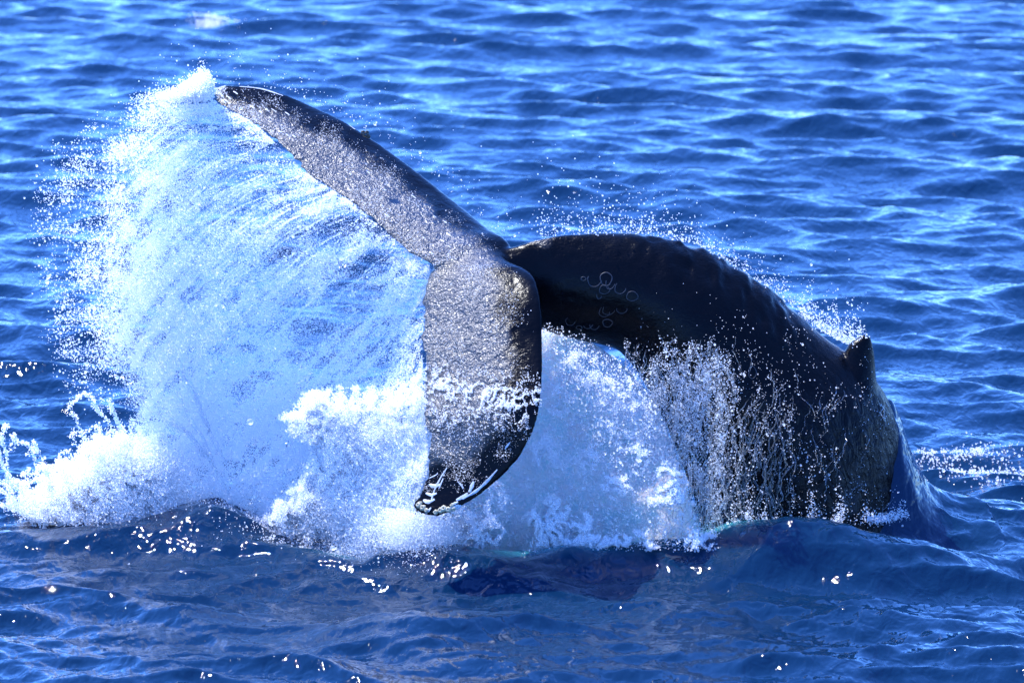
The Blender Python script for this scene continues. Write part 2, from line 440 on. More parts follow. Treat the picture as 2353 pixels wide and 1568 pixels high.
# water film on the flukes: everywhere but the leading edges
def edge_dist(curve, px, py):
    c = cr(np.array(curve, float), np.linspace(0, 1, 60)); d = np.full(len(px), 1e9)
    for q in c: d = np.minimum(d, np.hypot(px-q[0], py-q[1]))
    return d
leadU = [(r[3], r[4]) for r in UP[1:]]; leadL = [(r[3], r[4]) for r in LO[2:]]
dl = np.minimum(edge_dist(leadU, px, py)*1.2, edge_dist(leadL, px, py)*.62)
film = flu*sstep(15, 85, dl+60*(fbm(px/60, py/60, 0, 3, 4)-.5))*(1-.85*sstep(1030, 1110, py+40*(fbm(px/40, py/40, 0, 2, 6)-.5)))
attr(bme, 'film', np.clip(film+.08*isbody+.28*lowr*sstep(.4,.65,fbm(px/50, py/90, 0, 4, 19)), 0, 1)); attr(bme, 'flow', lowr)
bme.materials.clear(); bme.materials.append(M_SKIN)
bme.polygons.foreach_set('use_smooth', np.ones(len(bme.polygons), bool))
whale = bpy.data.objects.new('humpback_whale', None); C.objects.link(whale)
whale.location = (3.2, .1, 0)
tag(whale, 'black humpback whale diving with arched back and both tail flukes raised out of the sea', 'whale')
body = bpy.data.objects.new('body', bme); C.objects.link(body)
body.parent = whale; body.matrix_parent_inverse = whale.matrix_world.inverted(); body.location = (-3.2, -.1, 0)
def child(o, lab=None):
    o.parent = whale; o.location = (-3.2, -.1, 0)
    if lab: o['label'] = lab
    return o
polys = np.empty(len(bme.loops), np.int32); bme.loops.foreach_get('vertex_index', polys)
bvh = BVHTree.FromPolygons(co.tolist(), [tuple(p.vertices) for p in bme.polygons])
camv = Vector((0, -DH, HC))
def hit(px, py):
    d = Vector(at(px, py, 0))-camv; d.normalize()
    loc, nn, idx, dist = bvh.ray_cast(camv, d)
    return (loc, nn) if loc is not None else (None, None)

# ---- scars laid on the skin
def skin_strip(name, pts, w, mat, closed=False, lab=None, thick=.0012):
    L = []
    for x, y in pts:
        p, nn = hit(x, y)
        if p is not None: L.append((p, nn))
    if len(L) < 3: return
    v, f = [], []
    m = len(L)
    ww = w if hasattr(w, '__len__') else [w]*m
    for i, (p, nn) in enumerate(L):
        a_ = L[(i-1) % m if closed else max(i-1, 0)][0]; b_ = L[(i+1) % m if closed else min(i+1, m-1)][0]
        t = (b_-a_); 
        if t.length < 1e-6: t = Vector((1, 0, 0))
        t.normalize(); sd_ = t.cross(nn).normalized()*ww[min(i, len(ww)-1)]
        v += [p+sd_-nn*.003, p+sd_*.6+nn*thick, p-sd_*.6+nn*thick, p-sd_-nn*.003]
    mm = m if closed else m-1
    for i in range(mm):
        j = (i+1) % m
        for q in range(3): f.append((i*4+q, i*4+q+1, j*4+q+1, j*4+q))
    o = mesh_from(name, [tuple(x) for x in v], f, mat); return child(o, lab)
rings_px = [(1365,644,14,13),(1392,641,13,15),(1401,652,13,15),(1388,665,12,10),(1424,662,12,13),(1452,680,13,11),(1397,712,12,11),(1388,716,11,10),
            (1428,708,13,12),(1310,738,12,10),(1350,745,13,10),(1365,748,10,9),(1395,742,14,12),(1270,752,11,9),(1255,745,9,9),(1340,640,7,6),(1376,680,7,8),
            (1728,855,8,12),(1330,752,8,6)]
for (x, y, rx, ry) in rings_px:
    g_ = rng.uniform(.7, 1.15); rx *= g_; ry *= g_*rng.uniform(.85, 1.1)
    th = np.linspace(0, 2*math.pi, 18, endpoint=False); q = rng.uniform(.7, 1.1)
    pts = [(x+rx*math.cos(a)*(1+.1*math.sin(3*a+q*9)), y+ry*math.sin(a)) for a in th]
    if rng.random() < .5: skin_strip('ring_scar', pts[:rng.integers(9, 15)], .0065*q, M_RING)
    else: skin_strip('ring_scar', pts, .0065*q, M_RING, True)
def line(name, P, w, mat=M_SCAR, n=14, lab=None):
    c = cr(np.array(P, float), np.linspace(0, 1, n)); u = np.linspace(0, 1, n)
    ww = .95*w*(.35+.65*np.sin(math.pi*np.clip(u, .05, .95))**.6)*(.7+.6*vnoise(u*6, P[0][0], 0, 3))
    skin_strip(name, [tuple(q) for q in c], ww, mat, False, lab)
line('scar', [(1027,1073),(1010,1100),(998,1125),(990,1150)], .013)
line('scar', [(1018,1098),(1012,1112),(1008,1122)], .01)
line('scar', [(985,1112),(1000,1116),(1014,1110)], .022)
line('scar', [(978,1132),(992,1136),(1003,1132)], .022)
line('scar', [(1142,1078),(1118,1105),(1092,1128),(1062,1145)], .020)
line('scar', [(1088,1105),(1082,1120),(1078,1130)], .024)
line('scar', [(1052,1106),(1060,1114),(1064,1122)], .012)
line('scar', [(1075,1132),(1064,1140),(1048,1148)], .026)
line('scar', [(1062,1160),(1040,1168),(1030,1172)], .026)
line('scar', [(972,1148),(985,1152),(998,1146)], .026)
line('scar', [(990,1165),(984,1172),(978,1178)], .02)
line('scar', [(985,1098),(998,1092),(1006,1087)], .008)
line('scar', [(1160,1030),(1166,1022),(1172,1015)], .014)
line('scar', [(1185,1065),(1198,1040),(1215,1010)], .012)
line('scar', [(1035,1160),(1045,1155),(1052,1152)], .02)
line('scar', [(550,199),(600,204),(650,220)], .014)
line('scar', [(783,275),(800,286),(815,297)], .012)
for i in range(34):
    t_ = rng.uniform(.05, .95); r0 = cr(UP[1:], [t_])[0]; q = rng.uniform(.12, .7)
    x = r0[0]*(1-q)+r0[3]*q; y = r0[1]*(1-q)+r0[4]*q; l_ = rng.uniform(2.5, 6)
    line('pale_nick', [(x-l_, y-l_*.6), (x, y), (x+l_, y+l_*.8)], rng.uniform(.008, .016), n=5)
# ---- barnacles
def barnacle(x, y, r, mat, lab=None, drop=0.0):
    p, nn = hit(x, y)
    if p is None:
        p = Vector(at(x, y, -1.15 if y > 900 else .8)); nn = Vector((0, -1, .2)).normalized()
    k = 9; lv = [(-.5, .9), (0, 1.0), (.55, .85), (.9, .5), (.75, .28), (.5, .2)]
    t = nn.cross(Vector((0, 0, 1))).normalized(); b = nn.cross(t)
    v, f = [], []
    for hh, rr in lv:
        for j in range(k):
            a_ = 2*math.pi*j/k; q = rr*r*(1+.16*math.sin(4*a_+x)+rng.uniform(-.06, .06))
            v.append(p+nn*(hh*r)+t*q*math.cos(a_)+b*q*math.sin(a_)+Vector((0, 0, -drop*max(hh, 0))))
    F = grid_faces(len(lv), k, True).tolist()
    o = mesh_from('barnacle', [tuple(q) for q in v], F, mat); return child(o, lab)
def tendril(x, y, dx, dy, r):
    p0 = at(x, y, -1.16); p1 = at(x+dx, y+dy, -1.19)
    k = 6; v = []
    for u in np.linspace(0, 1, 6):
        c = p0*(1-u)+p1*u+np.array([.012*math.sin(u*5+x), 0, 0]); rr = r*(1-u*.75)
        for j in range(k): v.append(c+rr*np.array([math.cos(j*math.pi/3), math.sin(j*math.pi/3), 0]))
    return child(mesh_from('goose_barnacle', v, grid_faces(6, k, True), M_HAIRY))
for (x, y, r) in ((957,1147,.026),(962,1160,.030),(972,1166,.032),(958,1172,.028),(980,1172,.024),(1012,1172,.03),(1020,1168,.034),(1030,1170,.03),(1001,1176,.026),(1042,1168,.022),(1038,1160,.02),(966,1155,.02)):
    barnacle(x, y, r, M_BARN)
for (x, y, dx, dy, r) in ((958,1170,-8,16,.02),(966,1176,-2,20,.02),(975,1178,1,14,.018),(984,1180,4,12,.014),(1003,1180,-4,10,.014),(1018,1180,2,16,.018),(1026,1182,-1,14,.016),(1036,1178,5,8,.012)):
    tendril(x, y, dx, dy, r)
for (x, y, r) in ((840,309,.032),(834,305,.026),(846,313,.024),(843,304,.02)):
    barnacle(x, y, r, M_HAIRY, 'dark barnacle on the leading edge of the upper fluke')

# ------------------------------------------------------------------ spray curtain thrown off the trailing edges
CUR = [  # streamlines from the fluke edge outwards: px, py, depth
 [(482,200,1.3),(420,196,1.32),(330,225,1.36),(210,285,1.4),(90,360,1.45)],
 [(500,238,1.22),(400,255,1.28),(300,320,1.34),(185,420,1.4),(75,520,1.45)],
 [(590,290,1.05),(460,325,1.12),(345,405,1.2),(235,520,1.28),(105,690,1.35)],
 [(700,395,.76),(560,440,.86),(420,540,.98),(290,680,1.1),(140,860,1.2)],
 [(800,460,.52),(660,520,.64),(490,660,.8),(350,820,.95),(230,1010,1.05)],
 [(900,545,.22),(750,640,.4),(580,800,.6),(430,960,.78),(300,1160,.9)],
 [(985,612,.0),(860,740,.2),(690,910,.45),(550,1060,.6),(440,1250,.7)],
 [(970,780,-.45),(880,900,-.2),(770,1030,.05),(680,1130,.2),(590,1290,.25)],
 [(975,950,-.76),(905,1040,-.55),(850,1110,-.4),(800,1175,-.3),(750,1300,-.3)],
 [(984,1070,-1.0),(965,1130,-.95),(955,1180,-.9),(965,1235,-.85),(985,1330,-.8)]]
CUR = np.array(CUR, float)
def curtain_map(s, t):
    """s across the streamlines, t along them"""
    n = CUR.shape[0]-1; m = CUR.shape[1]-1
    def cm(u, n):
        u = np.clip(u, 0, 1)*n; i = np.minimum(u.astype(int), n-1); return i, u-i
    i, f = cm(s, n); j, g = cm(t, m)
    def w(f): return [.5*(-f+2*f*f-f**3), .5*(2-5*f*f+3*f**3), .5*(f+4*f*f-3*f**3), .5*(-f*f+f**3)]
    wf, wg = w(f), w(g); r = 0
    for a in range(4):
        for b in range(4):
            r = r+(wf[a]*wg[b])[:, None]*CUR[np.clip(i+a-1, 0, n), np.clip(j+b-1, 0, m)]
    return r
def DEPTH(s, t):
    return (.35*np.clip(1-s/.5, 0, 1)-.16*sstep(0, .1, s)*(1-sstep(.5, .7, s))+.15*sstep(.66, .8, s)-.35*sstep(.75, 1, s))*(1-.5*t)
def sample_curtain(n, dens, NS=360, NT=260):
    S_, T_ = np.meshgrid((np.arange(NS)+.5)/NS, (np.arange(NT)+.5)/NT, indexing='ij')
    q = curtain_map(S_.ravel(), T_.ravel()).reshape(NS, NT, 3)
    du = np.gradient(q[..., :2], axis=0); dv = np.gradient(q[..., :2], axis=1)
    area = np.abs(du[..., 0]*dv[..., 1]-du[..., 1]*dv[..., 0])
    p = (area*dens(S_, T_, q[..., 0], q[..., 1])).ravel(); p /= p.sum()
    c = rng.choice(len(p), n, p=p)
    s = (c//NT+rng.random(n))/NS; t = (c % NT+rng.random(n))/NT
    return s, t
def front(s, t, x, y):       # dense where inside the boundary of the curtain
    b = np.interp(y, [190, 260, 400, 550, 780, 900, 1000, 1200], [440, 330, 255, 235, 250, 295, 310, 320])
    wdt = np.interp(y, [190, 400, 800, 1000, 1200], [30, 55, 30, 20, 30])
    n = (fbm(x/30, y/30, 0, 4, 77)-.5)*60
    return .12*sstep(-wdt*2, wdt, x-b+n)+.88*sstep(-wdt*.6, wdt*2.4, x-b+n)
def dens_main(s, t, x, y):
    s = s+.012*(fbm(s*9, t*9, 0, 3, 58)-.5)
    streak = .6*fbm(s*70, t*7.0, 0, 5, 60)+.4*fbm(x/26, y/26, 0, 5, 59)
    gaps = fbm(s*26+3*t, t*5, 0, 4, 61)
    d = .16+1.5*sstep(.36, .66, streak)
    # openings where the sea shows through, long along the flow
    hole = sstep(.50, .60, fbm(s*22, t*4.2, 0, 5, 62))*np.exp(-((t-.22)/.26)**2)*sstep(.10, .2, s)*(1-sstep(.78, .86, s))
    d *= 1-.80*hole
    d *= 1+2.2*np.exp(-t/.06)*sstep(.45, .62, vnoise(s*70, 0, 0, 64))
    d *= .6+1.5*sstep(.35, .75, t)*(.35+.65*sstep(.1, .45, s))
    d *= .55+.75*fbm(x/7, y/7, 0, 2, 65)*1.2
    d *= .25+.75*sstep(0, .07, s)
    return np.clip(d*front(s, t, x-22, y), 0, 9)
n = 520000
s, t = sample_curtain(n, dens_main)
q = curtain_map(s, t)
sd_ = .03+.30*t
Yq = q[:, 2]+rng.normal(0, 1, n)*sd_+.25*(fbm(s*12, t*5, 0, 2, 70)-.5)
P = at(q[:, 0]+rng.normal(0, 1.0, n), q[:, 1]+rng.normal(0, 1.0, n), Yq+DEPTH(s, t))
r = np.exp(rng.normal(math.log(.0033), .36, n))
big = rng.random(n) < .012; r[big] *= 2.2
keep = P[:, 2] > -.05
sel = (s > .86) & (t > .55); P[sel, 0] += rng.normal(.05, .12, sel.sum())
droplets('spray_curtain', P[keep], r[keep], 'wide pale curtain of spray streaming left from the trailing edges of the flukes', 'spray')

def dens_mist(s, t, x, y):
    return front(s, t, x-10, y)*(.3+sstep(0, .5, t))*(.25+.75*sstep(0, .07, s))*(.5+fbm(s*30, t*4, 0, 3, 88))
n = 330000
s, t = sample_curtain(n, dens_mist); q = curtain_map(s, t)
P = at(q[:, 0]+rng.normal(0, 4, n), q[:, 1]+rng.normal(0, 4, n), q[:, 2]+rng.normal(0, 1, n)*(.05+.3*t)+DEPTH(s, t))
r = np.exp(rng.normal(math.log(.0018), .2, n)); kp = P[:, 2] > -.05
droplets('fine_mist', P[kp], r[kp], 'fine pale mist filling the curtain of spray', 'mist')
# strings of water drawn out along the flow
fs, ft = [], []
for i in range(240):
    s0 = rng.uniform(.04, .95); t0 = rng.random()**1.3*.7; t1 = min(1, t0+rng.uniform(.08, .38)); k = int(rng.uniform(90, 420)*(.5 if t0 < .12 else 1.2))
    u = rng.random(k); tt = t0+(t1-t0)*u
    fs.append(s0+.016*(vnoise(tt*9, i*7.7, 0, 14)-.5)+rng.normal(0, .0011, k)*(.5+u)); ft.append(tt)
s = np.clip(np.concatenate(fs), 0, 1); t = np.concatenate(ft); q = curtain_map(s, t)
kp = rng.random(len(s)) < front(s, t, q[:, 0]-10, q[:, 1]); s, t, q = s[kp], t[kp], q[kp]
P = at(q[:, 0], q[:, 1], q[:, 2]-.05-.25*t+rng.normal(0, .02, len(s))+DEPTH(s, t))
droplets('spray_strings', P, np.exp(rng.normal(math.log(.0032), .4, len(s))), 'thin white strings of water drawn out along the spray curtain', 'spray')
# loose droplets flying ahead of the curtain
def dens_out(s, t, x, y):
    b = np.interp(y, [190, 260, 400, 550, 780, 900, 1000, 1200], [440, 330, 255, 235, 250, 295, 310, 320])
    d = b-x
    cl = fbm(x/38, y/38, 0, 5, 91)
    return np.exp(-np.clip(d, 0, 999)/75)*sstep(-60, 0, d)*(.1+2.5*sstep(.42, .7, cl))*(1-sstep(880, 980, y)) 
n = 15000
s, t = sample_curtain(n, dens_out); q = curtain_map(s, t)
P = at(q[:, 0]+rng.normal(0, 14, n), q[:, 1]+rng.normal(0, 12, n), q[:, 2]+rng.normal(0, .35, n))
r = np.exp(rng.normal(math.log(.0036), .55, n)); r = np.clip(r, .002, .022)
droplets('flying_droplets', P, r, 'loose white droplets scattered left of the spray curtain', 'spray')
print('PTS', NPTS)

# ------------------------------------------------------------------ splashes: ballistic jets
def jets(nj, base, vel, npj, spread=.05, tmax=1.0, rr=.0045, curl=.03, clump=.5):
    """thin sheets and fingers of water: each jet is a ballistic streak that breaks into beads"""
    out, rad = [], []
    for i in range(nj):
        b = base(); v = vel(b); k = int(npj*rng.uniform(.4, 1.6))
        tt = rng.random(k)**.7*tmax*rng.uniform(.5, 1)
        g = np.stack([v[0]*tt, v[1]*tt, v[2]*tt-4.9*tt*tt], -1)
        wob = np.stack([np.sin(tt*23+i), np.cos(tt*19+i*2), np.sin(tt*29+3*i)], -1)*curl*tt[:, None]
        c = b[None]+g+wob
        s0 = spread*(.3+tt)[:, None]
        out.append(c+rng.normal(0, 1, (k, 3))*s0)
        rad.append(np.exp(rng.normal(math.log(rr), .4, k)))
    P = np.concatenate(out); r = np.concatenate(rad)
    kp = P[:, 2] > -.12
    return P[kp], r[kp]
def clots(n, pxs, pys, dens, Y, dY, rr=.0045, seed=0, jit=1.0):
    """droplets in torn, lacy clots: dens(x,y) over a pixel box, thick in depth"""
    W = 420; H = 420
    gx_, gy_ = np.meshgrid(np.linspace(pxs[0], pxs[1], W), np.linspace(pys[0], pys[1], H), indexing='ij')
    p = np.clip(dens(gx_, gy_), 0, None).ravel(); p /= p.sum()
    c = rng.choice(len(p), n, p=p)
    x = gx_.ravel()[c]+rng.uniform(-.5, .5, n)*(pxs[1]-pxs[0])/W; y = gy_.ravel()[c]+rng.uniform(-.5, .5, n)*(pys[1]-pys[0])/H
    x += rng.normal(0, jit, n); y += rng.normal(0, jit, n)
    yy = (Y(x, y) if callable(Y) else Y)+rng.normal(0, 1, n)*dY
    return at(x, y, yy), np.exp(rng.normal(math.log(rr), .4, n))
def lacy(x, y, sc, seed, o=5, w=.10):
    w1 = sc*1.3*(fbm(x/sc*.7, y/sc*.7, 3, 3, seed+50)-.5); w2 = sc*1.3*(fbm(x/sc*.7, y/sc*.7, 8, 3, seed+51)-.5)
    x = x+w1; y = y+w2
    f = fbm(x/sc, y/sc, 0, o, seed)
    g = fbm(x/sc+40, y/sc*1.1+9, 0, o, seed+7)
    return np.exp(-((f-.5)/w)**2)+.8*np.exp(-((g-.5)/w)**2)

# low left splash
def basef():
    x = 345-335*rng.random()**1.5; return at(x, 1165+rng.uniform(-5, 20), rng.uniform(.2, 1.0))
def velf(b):
    return np.array([rng.normal(-.4, .5), rng.normal(0, .3), abs(rng.normal(2.2, .9))])
P1, r1 = jets(150, basef, velf, 320, .02, .62, .0048, .09)
def dl_(x, y):
    top = np.interp(x, [0, 60, 150, 230, 330, 430, 600], [1162, 1128, 1050, 1000, 975, 1060, 1160])+90*(fbm(x/28, y/200, 0, 3, 5)-.5)
    bot = np.interp(x, [0, 100, 250, 330, 420, 600], [1158, 1200, 1216, 1210, 1210, 1230])
    return (1-.93*sstep(290, 430, x+60*(fbm(x/30, y/30, 0, 3, 6)-.5)))*sstep(-10, 45, y-top)*(1-sstep(-8, 6, y-bot))*(.05+lacy(x, y, 34, 15)*(.4+sstep(-10, 120, y-top)))
P2, r2 = clots(190000, (0, 620), (920, 1245), dl_, lambda x, y: .5+0*x, .25, .0040, 0, 2)
droplets('foot_splash', np.concatenate([P1, P2]), np.concatenate([r1, r2]), 'frothy white splash at the left foot of the spray curtain', 'splash')

# middle splash under the spray
def dm(x, y):
    e = np.interp(y, [860, 900, 960, 1020, 1080, 1130, 1190, 1230], [940, 690, 672, 690, 700, 660, 600, 590])
    m = sstep(-15, 50, x-e+130*(fbm(x/40, y/40, 0, 5, 8)-.5))*(1-sstep(975, 1005, x))*sstep(870, 930, y+ (980-x)*.02+150*(fbm(x/35, y/50, 0, 4, 18)-.5))*(1-sstep(1190, 1235, y-(x-600)*.10))
    edge = np.exp(-((x-e-25)/45)**2)
    return m*(.05+lacy(x, y, 36, 25, 5, .05)*(.4+1.0*edge))
P1, r1 = clots(190000, (560, 1010), (840, 1260), dm, lambda x, y: -.15-.4*sstep(700, 980, x), .18, .0038, 0, 2.2)
droplets('middle_splash', P1, r1, 'torn white splash bursting in front of the curtain, left of the lower fluke', 'splash')

# aerated wall behind the lower fluke
WL = [(880,1120,1300),(960,1000,1296),(1060,860,1292),(1160,765,1292),(1250,752,1292),(1330,775,1292),(1400,815,1290),(1470,880,1290),(1515,950,1290),(1550,1040,1290),(1580,1130,1288),(1615,1230,1280)]
nx, ny = 200, 170
w_ = cr(WL, np.linspace(0, 1, nx)); U, V = np.meshgrid(np.linspace(0, 1, nx), np.linspace(0, 1, ny), indexing='ij')
X_ = w_[:, 0:1]+0*V+10*(fbm(V*9, U*9, 0, 3, 4)-.5); Y_ = w_[:, 1:2]*(1-V)+w_[:, 2:3]*V
env = np.clip(1-(2*U-1)**8, 0, 1)**.5*np.clip(1-(1-V)**5, 0, 1)**.5
cY = .35+np.interp(X_, [940, 1250, 1500, 1620], [0, 0, -.65, -1.15])-.45*V; tk = .28*env
lump = (fbm(X_/60, Y_/60, 0, 5, 31)-.5)*.30+.10*np.abs(fbm(X_/18, Y_/18, 0, 4, 35)-.5)
F_ = at(X_, Y_, cY-tk-lump*env); B_ = at(X_, Y_, cY+tk+lump*env)
v = np.concatenate([F_.reshape(-1, 3), B_.reshape(-1, 3)]); f = grid_faces(nx, ny); f = np.concatenate([f, f[:, ::-1]+nx*ny])
id_ = np.arange(nx*ny).reshape(nx, ny)
per = np.concatenate([id_[:, 0], id_[-1, 1:], id_[::-1, -1][1:], id_[0, ::-1][1:]])
f = np.concatenate([f, np.stack([per[:-1], per[1:], per[1:]+nx*ny, per[:-1]+nx*ny], -1)])
wall = mesh_from('foam_wall', v, f, M_WALL)
tag(wall, 'pale turquoise wall of foaming water between the lower fluke and the whale belly', 'splash', None, 'stuff')
WLx = [w[0] for w in WL]; WLy = [w[1] for w in WL]
def yw(x, y):
    top = np.interp(x, WLx, WLy)
    return np.interp(x, [940, 1250, 1500, 1620, 1750], [-.33, -.33, -.95, -1.25, -1.0])-.45*np.clip((y-top)/(1290-top), 0, 1)*np.interp(x, [1600, 1700], [1, .3])
def db(x, y):
    top = np.interp(x, WLx, WLy)
    m = sstep(-25, 20, y-top+30*(fbm(x/20, y/20, 0, 3, 55)-.5))*(1-sstep(1248, 1268, y))*sstep(1015, 1040, x+ (1180-y)*.0)
    m *= 1-sstep(1560, 1680, x+50*(fbm(x/25, y/25, 0, 3, 57)-.5))
    clot = lacy(x, y, 42, 45, 5, .035)*sstep(.42, .6, fbm(x/70, y/70, 0, 3, 47))
    right = np.exp(-((x-1500)/90)**2)*sstep(1000, 1100, y); low = np.exp(-((y-1225)/30)**2)*(1-sstep(1150, 1400, x)*.55)
    le = np.exp(-((x-1205)/50)**2)*sstep(960, 1000, y)*.5
    return m*(.006+clot*(.05+1.2*right+1.6*low+le))
WLx = [w[0] for w in WL]; WLy = [w[1] for w in WL]
P1, r1 = clots(120000, (1000, 1720), (740, 1275), db, lambda x, y: yw(x, y)-.12, .07, .0045)
droplets('white_froth', P1, r1, 'bright white froth clinging to the foaming water behind the lower fluke', 'foam')

# splash line where the body enters the water, droplets over the back, glitter ahead
def simple_cloud(name, n, fx, label, rr, cat='spray'):
    x, y, Y = fx(n); droplets(name, at(x, y, Y), np.exp(rng.normal(math.log(rr), .4, n)), label, cat)
def f1(n):
    x = rng.uniform(1640, 2085, n); b = np.interp(x, [1640, 1760, 1900, 2100], [1245, 1215, 1200, 1185])
    h = rng.exponential(1, n)*np.interp(x, [1640, 1760, 1850, 1950, 2100], [26, 16, 22, 8, 5])*(.05+2.2*sstep(.45, .7, fbm(x/7, 0, 0, 4, 3)))
    k_ = .12+sstep(.42, .62, fbm(x/26, 3, 0, 4, 12)) > rng.random(n)
    x = np.where(k_, x, 1690+(x-1690)*.25); b = np.interp(x, [1640, 1760, 1900, 2100], [1245, 1215, 1200, 1185])
    return x+rng.normal(0, 3, n), b-h+rng.normal(0, 6, n), np.interp(x, [1640, 1950, 2085], [-1.15, -1.1, -.45])+rng.normal(0, .08, n)
simple_cloud('waterline_splash', 5500, f1, 'low white splash along the waterline in front of the whale flank', .0036, 'splash')
def f2_(n):
    k = int(n*.4)
    u = rng.random(k); x = np.interp(u, [0, .3, 1], [1840, 1900, 1992]); b = np.interp(x, [1840, 1900, 1950, 1992], [725, 768, 790, 775])
    h = rng.exponential(1, k)*np.interp(x, [1840, 1880, 1930, 1960, 1992], [8, 30, 26, 16, 8])*(.3+1.6*sstep(.4, .65, fbm(x/14, 0, 0, 3, 31)))
    x2 = rng.uniform(1240, 1960, n-k); b2 = np.interp(x2, [1160, 1250, 1480, 1600, 1800, 1960], [568, 545, 538, 560, 690, 800])
    h2 = rng.exponential(1, n-k)*np.interp(x2, [1240, 1400, 1600, 1960], [40, 35, 18, 22])
    return np.concatenate([x+rng.normal(0, 4, k), x2]), np.concatenate([b-h, b2-h2]), .3+rng.normal(0, .25, n)
simple_cloud('back_spray', 2600, f2_, 'fine droplets bursting over the back ahead of the dorsal fin', .0045)
def f3_(n):
    x = 478-rng.exponential(1, n)*22; return x+rng.normal(0, 6, n), 212+np.abs(470-x)*.10-rng.exponential(1, n)*np.clip(9-.1*abs(462-x), 2, 9)+rng.normal(0, 7, n), 1.3+rng.normal(0, .08, n)
simple_cloud('tip_splash', 26000, f3_, 'white burst of spray at the tip of the upper fluke', .0045, 'splash')
def f4_(n):
    return rng.uniform(380, 1300, n), np.interp(rng.random(n), [0, 1], [60, 560]), rng.normal(1, .6, n)
def f4b(n):
    x = rng.uniform(350, 2000, n); b = np.interp(x, [350, 480, 650, 850, 1010, 1160, 1300, 1600, 2000], [210, 190, 205, 300, 420, 550, 530, 550, 830])
    return x, b-rng.exponential(1, n)*38, .8+rng.normal(0, .4, n)
simple_cloud('mist_drops', 800, f4b, 'tiny stray droplets above the flukes and back', .0036)
# froth on the lower fluke
def f5_(n):
    xs, ys = [], []
    while len(xs) < n:
        x = rng.uniform(975, 1240, 20000); y = rng.uniform(830, 1010, 20000)
        band = np.exp(-((y-(870+.22*(x-975)))/26)**2)+.35*np.exp(-((y-935)/55)**2)
        p = lacy(x, y, 26, 81, 5, .032)*band
        m = rng.random(20000) < p*.8; xs += x[m].tolist(); ys += y[m].tolist()
    return np.array(xs[:n]), np.array(ys[:n])
x5, y5 = f5_(8000); pts = []
for a_, b_ in zip(x5, y5):
    p, nn = hit(a_, b_)
    if p is not None: pts.append(p+nn*rng.uniform(.002, .03))
droplets('fluke_froth', np.array([tuple(p) for p in pts]), np.exp(rng.normal(math.log(.003), .4, len(pts))), 'band of white froth sliding across the lower fluke', 'foam')
# beads on the flukes
gy_, gx_ = np.meshgrid(np.arange(400)*4, np.arange(600)*4, indexing='ij')
BD = .04+.96*sstep(.42, .66, fbm(gx_/45, gy_/45, 0, 5, 71))
xs, ys = [], []
pts = []
for i in range(38000):
    if rng.random() < .5: rr_ = cr(UP[1:], [rng.random()])[0]
    else: rr_ = cr(LO[1:], [rng.random()**.8*.8])[0]
    q = rng.uniform(.02, .98)**.8; q = 1-q if rng.random() < .5 else q
    if q > .75+.2*rng.random(): continue
    if rng.random() > BD[int(rr_[1]*(1-q)+rr_[4]*q)//4, int(rr_[0]*(1-q)+rr_[3]*q)//4]: continue
    p, nn = hit(rr_[0]*(1-q)+rr_[3]*q, rr_[1]*(1-q)+rr_[4]*q)
    if p is not None: pts.append(p+nn*.002)
droplets('fluke_beads', np.array([tuple(p) for p in pts]), np.exp(rng.normal(math.log(.0016), .5, len(pts))), 'fine beads of water all over the glistening flukes', 'spray')

pts = []
for i in range(5200):
    x, y = rng.uniform(1430, 2095), rng.uniform(640, 1200)
    if rng.random() > BD[int(y)//4, int(x)//4]*(.12+.88*float(sstep(700, 950, y+.25*(x-1500)))): continue
    p, nn = hit(x, y)
    if p is not None: pts.append(p+nn*.002)
droplets('flank_beads', np.array([tuple(p) for p in pts]), np.exp(rng.normal(math.log(.0026), .5, len(pts))), 'small sparkling beads of water on the black flank of the whale', 'spray')
# far whitecap and foam on the sea
def sea_foam(name, px, py, sx, sy, n, label, rr, seed):
    x = px+rng.normal(0, sx, n*4); y = py+rng.normal(0, sy, n*4)
    k = rng.random(n*4) < lacy(x, y*3, 22, seed, 4, .05); x = x[k][:n]; y = y[k][:n]
    W_ = np.array([water_at(a, b) for a, b in zip(x, y)])
    z = water_height(W_[:, 0], W_[:, 1])
    droplets(name, np.column_stack([W_, z+.01+rng.exponential(.012, len(z))]), np.exp(rng.normal(math.log(rr), .3, len(x))), label, 'foam')
sea_foam('whitecap', 490, 52, 24, 5, 750, 'small white breaking crest far off at the upper left', .008, 5)
def f6_(n):
    x = rng.normal(965, 42, n); y = 1175+95*rng.random(n)**.8-.15*np.abs(x-965)
    return x, y, -1.15+rng.normal(0, .12, n)
simple_cloud('tip_mist', 42000, f6_, 'soft mist around the tip of the lower fluke', .0026, 'mist')
sea_foam('foam_trail', 330, 1205, 150, 10, 2500, 'thin bubbly foam on the water below the left splash', .0042, 11)
sea_foam('foam_trail', 760, 1268, 130, 12, 2500, 'thin bubbly foam on the water below the middle splash', .0042, 12)
sea_foam('foam_trail', 1300, 1288, 190, 8, 2600, 'thin bubbly foam on the water below the pale turquoise foam', .0042, 13)
sea_foam('foam_patch', 2270, 1085, 70, 16, 1300, 'thin white foam on the water right of the whale', .008, 8)
sea_foam('foam_flecks', 2190, 1035, 70, 8, 500, 'foam flecks trailing behind the whale on the right', .007, 9)

